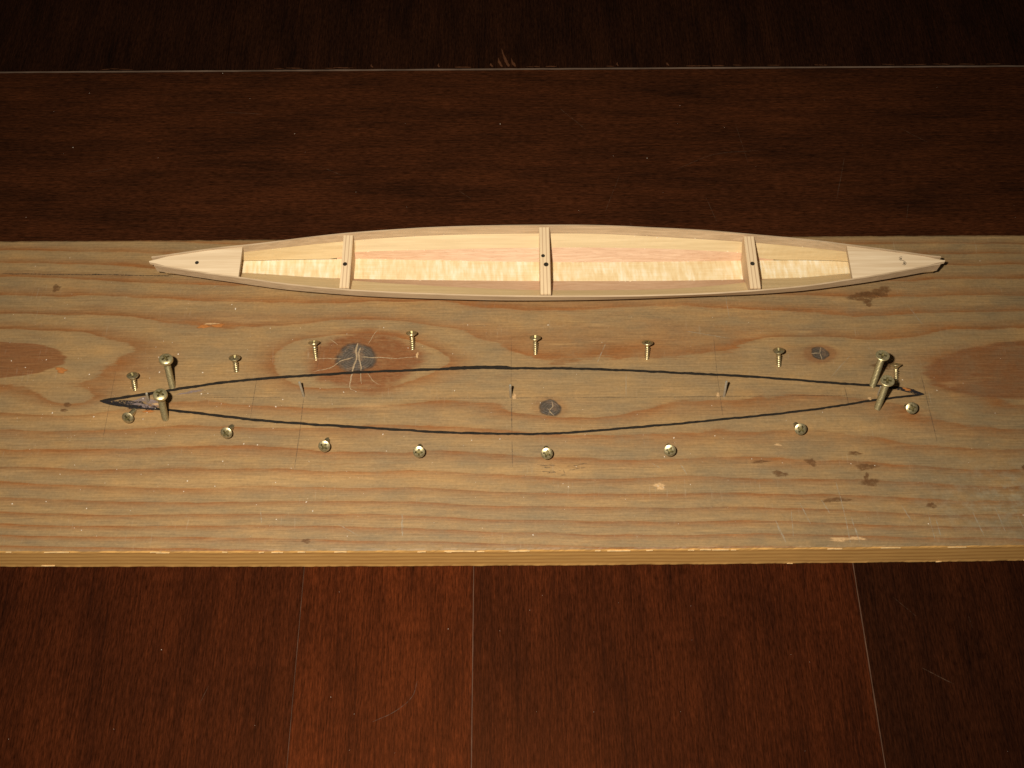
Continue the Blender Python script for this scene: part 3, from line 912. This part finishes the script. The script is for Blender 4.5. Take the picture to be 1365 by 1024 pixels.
d1 = deck(-187.3, -250.4, 86.2, [(-217.3, 85.3, 1.35)], 'pale triangular deck with one drilled hole')
d2 = deck(233.6, 299.3, 82.8, [(269.4, 84.9, 0.6), (270.9, 81.3, 0.65)], 'pale triangular deck with a small curled mark')
def deck_mark(pts, w, x_ref):
    o = stroke('pencil_mark', pts, w, zg(x_ref) - 0.55 + 0.08, M['pencil_dark'], None, step=0.5, jit=0.2)
    o.parent = d2
    return o
deck_mark([(270.6, 86.4), (268.6, 86.0), (268.4, 84.0), (270.6, 83.2), (272.2, 81.6), (271.2, 79.9), (269.4, 80.4)], 0.6, 270)
# stem pieces below the deck tips
def stem(x0, x1, y, z0, z1, w):
    vs_ = []
    for x, ww in ((x0, w), (x1, w * 0.45)):
        for dy, z in ((-ww, z0), (ww, z0), (ww, z1), (-ww, z1)):
            xx = x + (0.9 if x1 > x0 else -0.9) * (-1 if z == z0 and x == x1 else 0)
            vs_.append((xx * MM, (y + dy) * MM, z * MM))
    fs = [(0, 1, 2, 3), (7, 6, 5, 4)] + [(i, (i + 1) % 4, 4 + (i + 1) % 4, 4 + i) for i in range(4)]
    return own(link_mesh('stem', vs_, fs, M['deck'], None))
stem(-232, -248.0, 86.2, 9.6, 16.2, 2.6)
stem(280, 297.6, 82.9, 9.6, 16.2, 2.6)

# ------------------------------------------------------------------ screws and pins
def lathe(prof, n=20):
    vs_, fs = [], []
    for r, z in prof:
        for k in range(n):
            a = 6.28318 * k / n
            vs_.append((r * math.cos(a) * MM, r * math.sin(a) * MM, z * MM))
    for i in range(len(prof) - 1):
        for k in range(n):
            k2 = (k + 1) % n
            fs.append((i * n + k, i * n + k2, (i + 1) * n + k2, (i + 1) * n + k))
    fs.append(tuple(reversed(range(n))))
    fs.append(tuple((len(prof) - 1) * n + k for k in range(n)))
    return vs_, fs

def cross_cutter(w, arm, z0, z1):
    vs_, fs = [], []
    for rot in (0, 1):
        b = len(vs_)
        for z, s in ((z0, 0.55), (z1, 1.0)):
            for sx, sy in ((-1, -1), (1, -1), (1, 1), (-1, 1)):
                x, y = sx * arm * s, sy * w * (0.8 + 0.2 * s)
                if rot:
                    x, y = -y, x
                vs_.append((x * MM, y * MM, z * MM + (0.00001 if rot else 0)))
        fs += [(b + 3, b + 2, b + 1, b), (b + 4, b + 5, b + 6, b + 7)] + [(b + i, b + (i + 1) % 4, b + 4 + (i + 1) % 4, b + 4 + i) for i in range(4)]
    objs = []
    for h in (0, 1):
        objs.append(link_mesh('cutter', vs_[8 * h:8 * h + 8], [tuple(i - 8 * h for i in f) for f in fs[6 * h:6 * h + 6]], M['recess']))
    return objs

def thread(r0, r1, pitch, z0, z1, n=14, spp=4):
    """helical thread: radius r0 at the root, r1 at the crest"""
    rows = int((z1 - z0) / pitch * spp)
    vs_, fs = [], []
    for i in range(rows + 1 + spp):
        ph = (i % spp) / spp
        r = r0 + (r1 - r0) * max(0, 1 - abs(ph - 0.5) * 3.2)
        for k in range(n):
            a = 6.28318 * k / n
            vs_.append((r * math.cos(a) * MM, r * math.sin(a) * MM, (z0 + (i / spp) * pitch + pitch * k / n) * MM))
    for i in range(rows):
        for k in range(n):
            if k < n - 1:
                fs.append((i * n + k, i * n + k + 1, (i + 1) * n + k + 1, (i + 1) * n + k))
            else:
                fs.append((i * n + k, (i + spp) * n, (i + 1 + spp) * n, (i + 1) * n + k))
    return vs_, fs

SMALL_L, LONG_L = 11.6, 31.0
def make_head(kind, L, mat):
    if kind == 'small':
        prof = [(1.35, L - 3.0), (1.6, L - 2.3), (3.75, L - 0.55), (3.9, L - 0.3), (3.8, L - 0.05), (3.1, L + 0.25), (1.9, L + 0.45), (0.6, L + 0.5)]
        cut = (0.66, 2.7, L - 1.5, L + 0.9)
    elif kind == 'pan':
        prof = [(2.0, L - 2.9), (4.2, L - 2.8), (4.5, L - 2.3), (4.55, L - 1.3), (4.3, L - 0.4), (3.5, L + 0.2), (2.0, L + 0.5), (0.6, L + 0.6)]
        cut = (0.75, 3.0, L - 1.9, L + 0.9)
    else:
        prof = [(2.1, L - 3.4), (2.4, L - 2.8), (4.3, L - 1.2), (4.5, L - 0.9), (4.5, L - 0.4), (4.2, L - 0.1), (3.8, L - 0.15), (0.6, L - 0.05)]
        cut = (0.78, 3.1, L - 2.0, L + 0.9)
    v, f = lathe(prof, 24)
    o = link_mesh('head', v, f, mat, None, False)
    boolean_cut(o, cross_cutter(*cut), M['recess'])
    for p in o.data.polygons:
        p.use_smooth = True
    try:
        o.data.set_sharp_from_angle(angle=math.radians(28))
    except Exception:
        pass
    me = o.data
    bpy.data.objects.remove(o)
    return me
def make_shank(kind, L, mat):
    if kind == 'small':
        v, f = thread(1.05, 1.9, 1.5, -4.5, L - 3.6)
        core = lathe([(0.3, -6.5), (1.1, -4), (1.2, L - 4.6), (1.35, L - 2.2)], 12)
    else:
        v, f = thread(1.60, 2.30, 1.35, -4.0, L - 4.2)
        core = lathe([(0.8, -6.0), (1.62, -4), (1.62, L - 4.4), (2.05, L - 3.6), (2.05, L - 2.2)], 14)
    b = len(v)
    v = v + core[0]
    f = f + [tuple(b + i for i in q) for q in core[1]]
    o = link_mesh('shank', v, f, mat, None, True)
    me = o.data
    bpy.data.objects.remove(o)
    return me
MESH = {'small': (make_head('small', SMALL_L, M['brass']), make_shank('small', SMALL_L, M['brass'])),
        'pan': (make_head('pan', LONG_L, M['brass_b']), make_shank('long', LONG_L, M['brass_b'])),
        'flat': (make_head('flat', LONG_L, M['brass_b']), None)}
MESH['flat'] = (MESH['flat'][0], MESH['pan'][1])

def screw(name, kind, b, h, label, group, cat='screw'):
    e = empty(name, (b[0] * MM, b[1] * MM, 0))
    ax = Vector((h[0] - b[0], h[1] - b[1], h[2]))
    q = ax.to_track_quat('Z', 'Y')
    e.rotation_mode = 'QUATERNION'
    e.rotation_quaternion = q
    tag(e, label, cat, group)
    spin = random.uniform(0, math.pi)
    sink = random.uniform(-0.5, 0.4) if kind == 'small' else 0.0
    for nm, me in (('head', MESH[kind][0]), ('shank', MESH[kind][1])):
        o = bpy.data.objects.new(nm, me)
        COL.objects.link(o)
        o.parent = e
        o.rotation_euler = (0, 0, spin)
        o.location = (0, 0, sink * MM)
    return e
TOPS = [(-252.9,-1.7,-252,3.3,10.4),(-186.3,10.9,-185.9,16.6,10.1),(-133.5,21.1,-134,28.8,8.7),(-67.9,27.5,-68,34.7,9.1),(16,23.6,15.8,30.4,9.4),(91.8,19.5,91.6,26.5,9.2),(180.7,13.3,179.1,18.9,10),(258.1,0.7,257.1,9.9,7)]
BOTS = [(-250.8,-18.5,-251.4,-27.2,7.6),(-184.6,-30.7,-185.3,-38.7,8.4),(-120.9,-40.7,-121.1,-48.6,8.5),(-60.1,-45.6,-59.9,-53.1,8.9),(22,-47.5,22,-54.8,9),(101.6,-46.2,100.9,-53.3,9.1),(186.6,-31.7,186.6,-38.8,9.2),(261.2,-18.8,260.9,-24.5,10.1)]
LONGS = [(-228,-0.6,-224.2,4.9,30.3),(-229.1,-24.4,-224,-20.8,30.4),(241.8,-2.5,240.1,4.1,30.2),(242.2,-19.5,240,-14.4,30.5)]
PINS = [(-139.1,-8.3,-139.4,-5.6,15.8),(-0.9,-9.5,-1.2,-9,16),(141.4,-10.2,140.5,-6.9,15.6),(-242.4,-11.2,-239.8,-11.4,12.2),(244.2,-10.1,242.3,-10,12.4)]
ORD = ['first', 'second', 'third', 'fourth', 'fifth', 'sixth', 'seventh', 'eighth']
for i, s_ in enumerate(TOPS):
    screw('wood_screw', 'small', s_[:2], s_[2:], '%s small brass screw from the left in the row behind the marker outline' % ORD[i], 'small screws leaning out behind the outline')
for i, s_ in enumerate(BOTS):
    screw('wood_screw', 'small', s_[:2], s_[2:], '%s small brass screw from the left in the row in front of the marker outline' % ORD[i], 'small screws leaning out in front of the outline')
LL = ['tall brass pan head screw at the left tip, behind the outline', 'tall brass pan head screw at the left tip, in front of the outline',
      'tall brass flat head screw at the right tip, behind the outline', 'tall brass flat head screw at the right tip, in front of the outline']
for i, s_ in enumerate(LONGS):
    screw('machine_screw', 'pan' if i < 2 else 'flat', s_[:2], s_[2:], LL[i], 'tall screws at the tips of the outline')
PL = ['thin steel pin between the large knot and the left tip, inside the outline', 'thin steel pin at the middle of the outline beside the small knot',
      'thin steel pin in the right half of the outline on a pencil line', 'short steel pin inside the left tip of the outline', 'short steel pin inside the right tip of the outline']
for i, s_ in enumerate(PINS):
    L = Vector((s_[2] - s_[0], s_[3] - s_[1], s_[4])).length
    v, f = lathe([(0.5, -4), (0.8, -3), (0.8, L - 0.25), (0.65, L), (0.2, L + 0.03)], 14)
    o = link_mesh('steel_pin', v, f, M['steel'], None, True)
    try:
        o.data.set_sharp_from_angle(angle=math.radians(35))
    except Exception:
        pass
    o.location = (s_[0] * MM, s_[1] * MM, 0)
    o.rotation_mode = 'QUATERNION'
    o.rotation_quaternion = Vector((s_[2] - s_[0], s_[3] - s_[1], s_[4])).to_track_quat('Z', 'Y')
    tag(o, PL[i], 'pin', 'headless pins inside the outline')

# ------------------------------------------------------------------ sawdust
def specks(name, n, region, zf, rmin, rmax, label):
    vs_, fs = [], []
    for _ in range(n):
        x, y = region()
        r = rmin + (rmax - rmin) * random.random() ** 3
        z = zf(x, y)
        b = len(vs_)
        st_ = random.uniform(0.7, 1.8)
        a = random.random() * 3.14
        ca, sa = math.cos(a), math.sin(a)
        for dx, dy, dz in ((1, 0, 0), (0, 1, 0), (-1, 0, 0), (0, -1, 0), (0, 0, 0.7), (0, 0, -0.4)):
            ex, ey = dx * r * st_, dy * r
            vs_.append(((x + ex * ca - ey * sa) * MM, (y + ex * sa + ey * ca) * MM, (z + 0.4 * r + dz * r) * MM))
        for i in range(4):
            fs += [(b + i, b + (i + 1) % 4, b + 4), (b + (i + 1) % 4, b + i, b + 5)]
    o = link_mesh(name, vs_, fs, M['dust'])
    return tag(o, label, kind='stuff')
def reg_plank():
    if random.random() < 0.35:
        return random.gauss(-230, 90), random.gauss(0, 40)
    x = random.uniform(-350, 350)
    y = random.uniform(-108, 112) if random.random() < 0.6 else random.gauss(-70, 30)
    return x, max(-111, min(114, y))
def ok_plank():
    while True:
        x, y = reg_plank()
        if not (-355 < x < 355 and -111 < y < 114):
            continue
        if XL - 3 < x < XR + 3 and gn(x) - 3 < y < gf(x) + 3:
            continue
        return x, y
specks('sawdust', 340, ok_plank, lambda x, y: 0.05, 0.12, 0.62, 'pale sawdust specks scattered over the plank')
specks('table_dust', 60, lambda: (random.uniform(-400, 400), random.choice([random.uniform(125, 305), random.uniform(-235, -125)])), lambda x, y: ZT, 0.10, 0.35,
       'tiny pale dust specks scattered on the dark table')
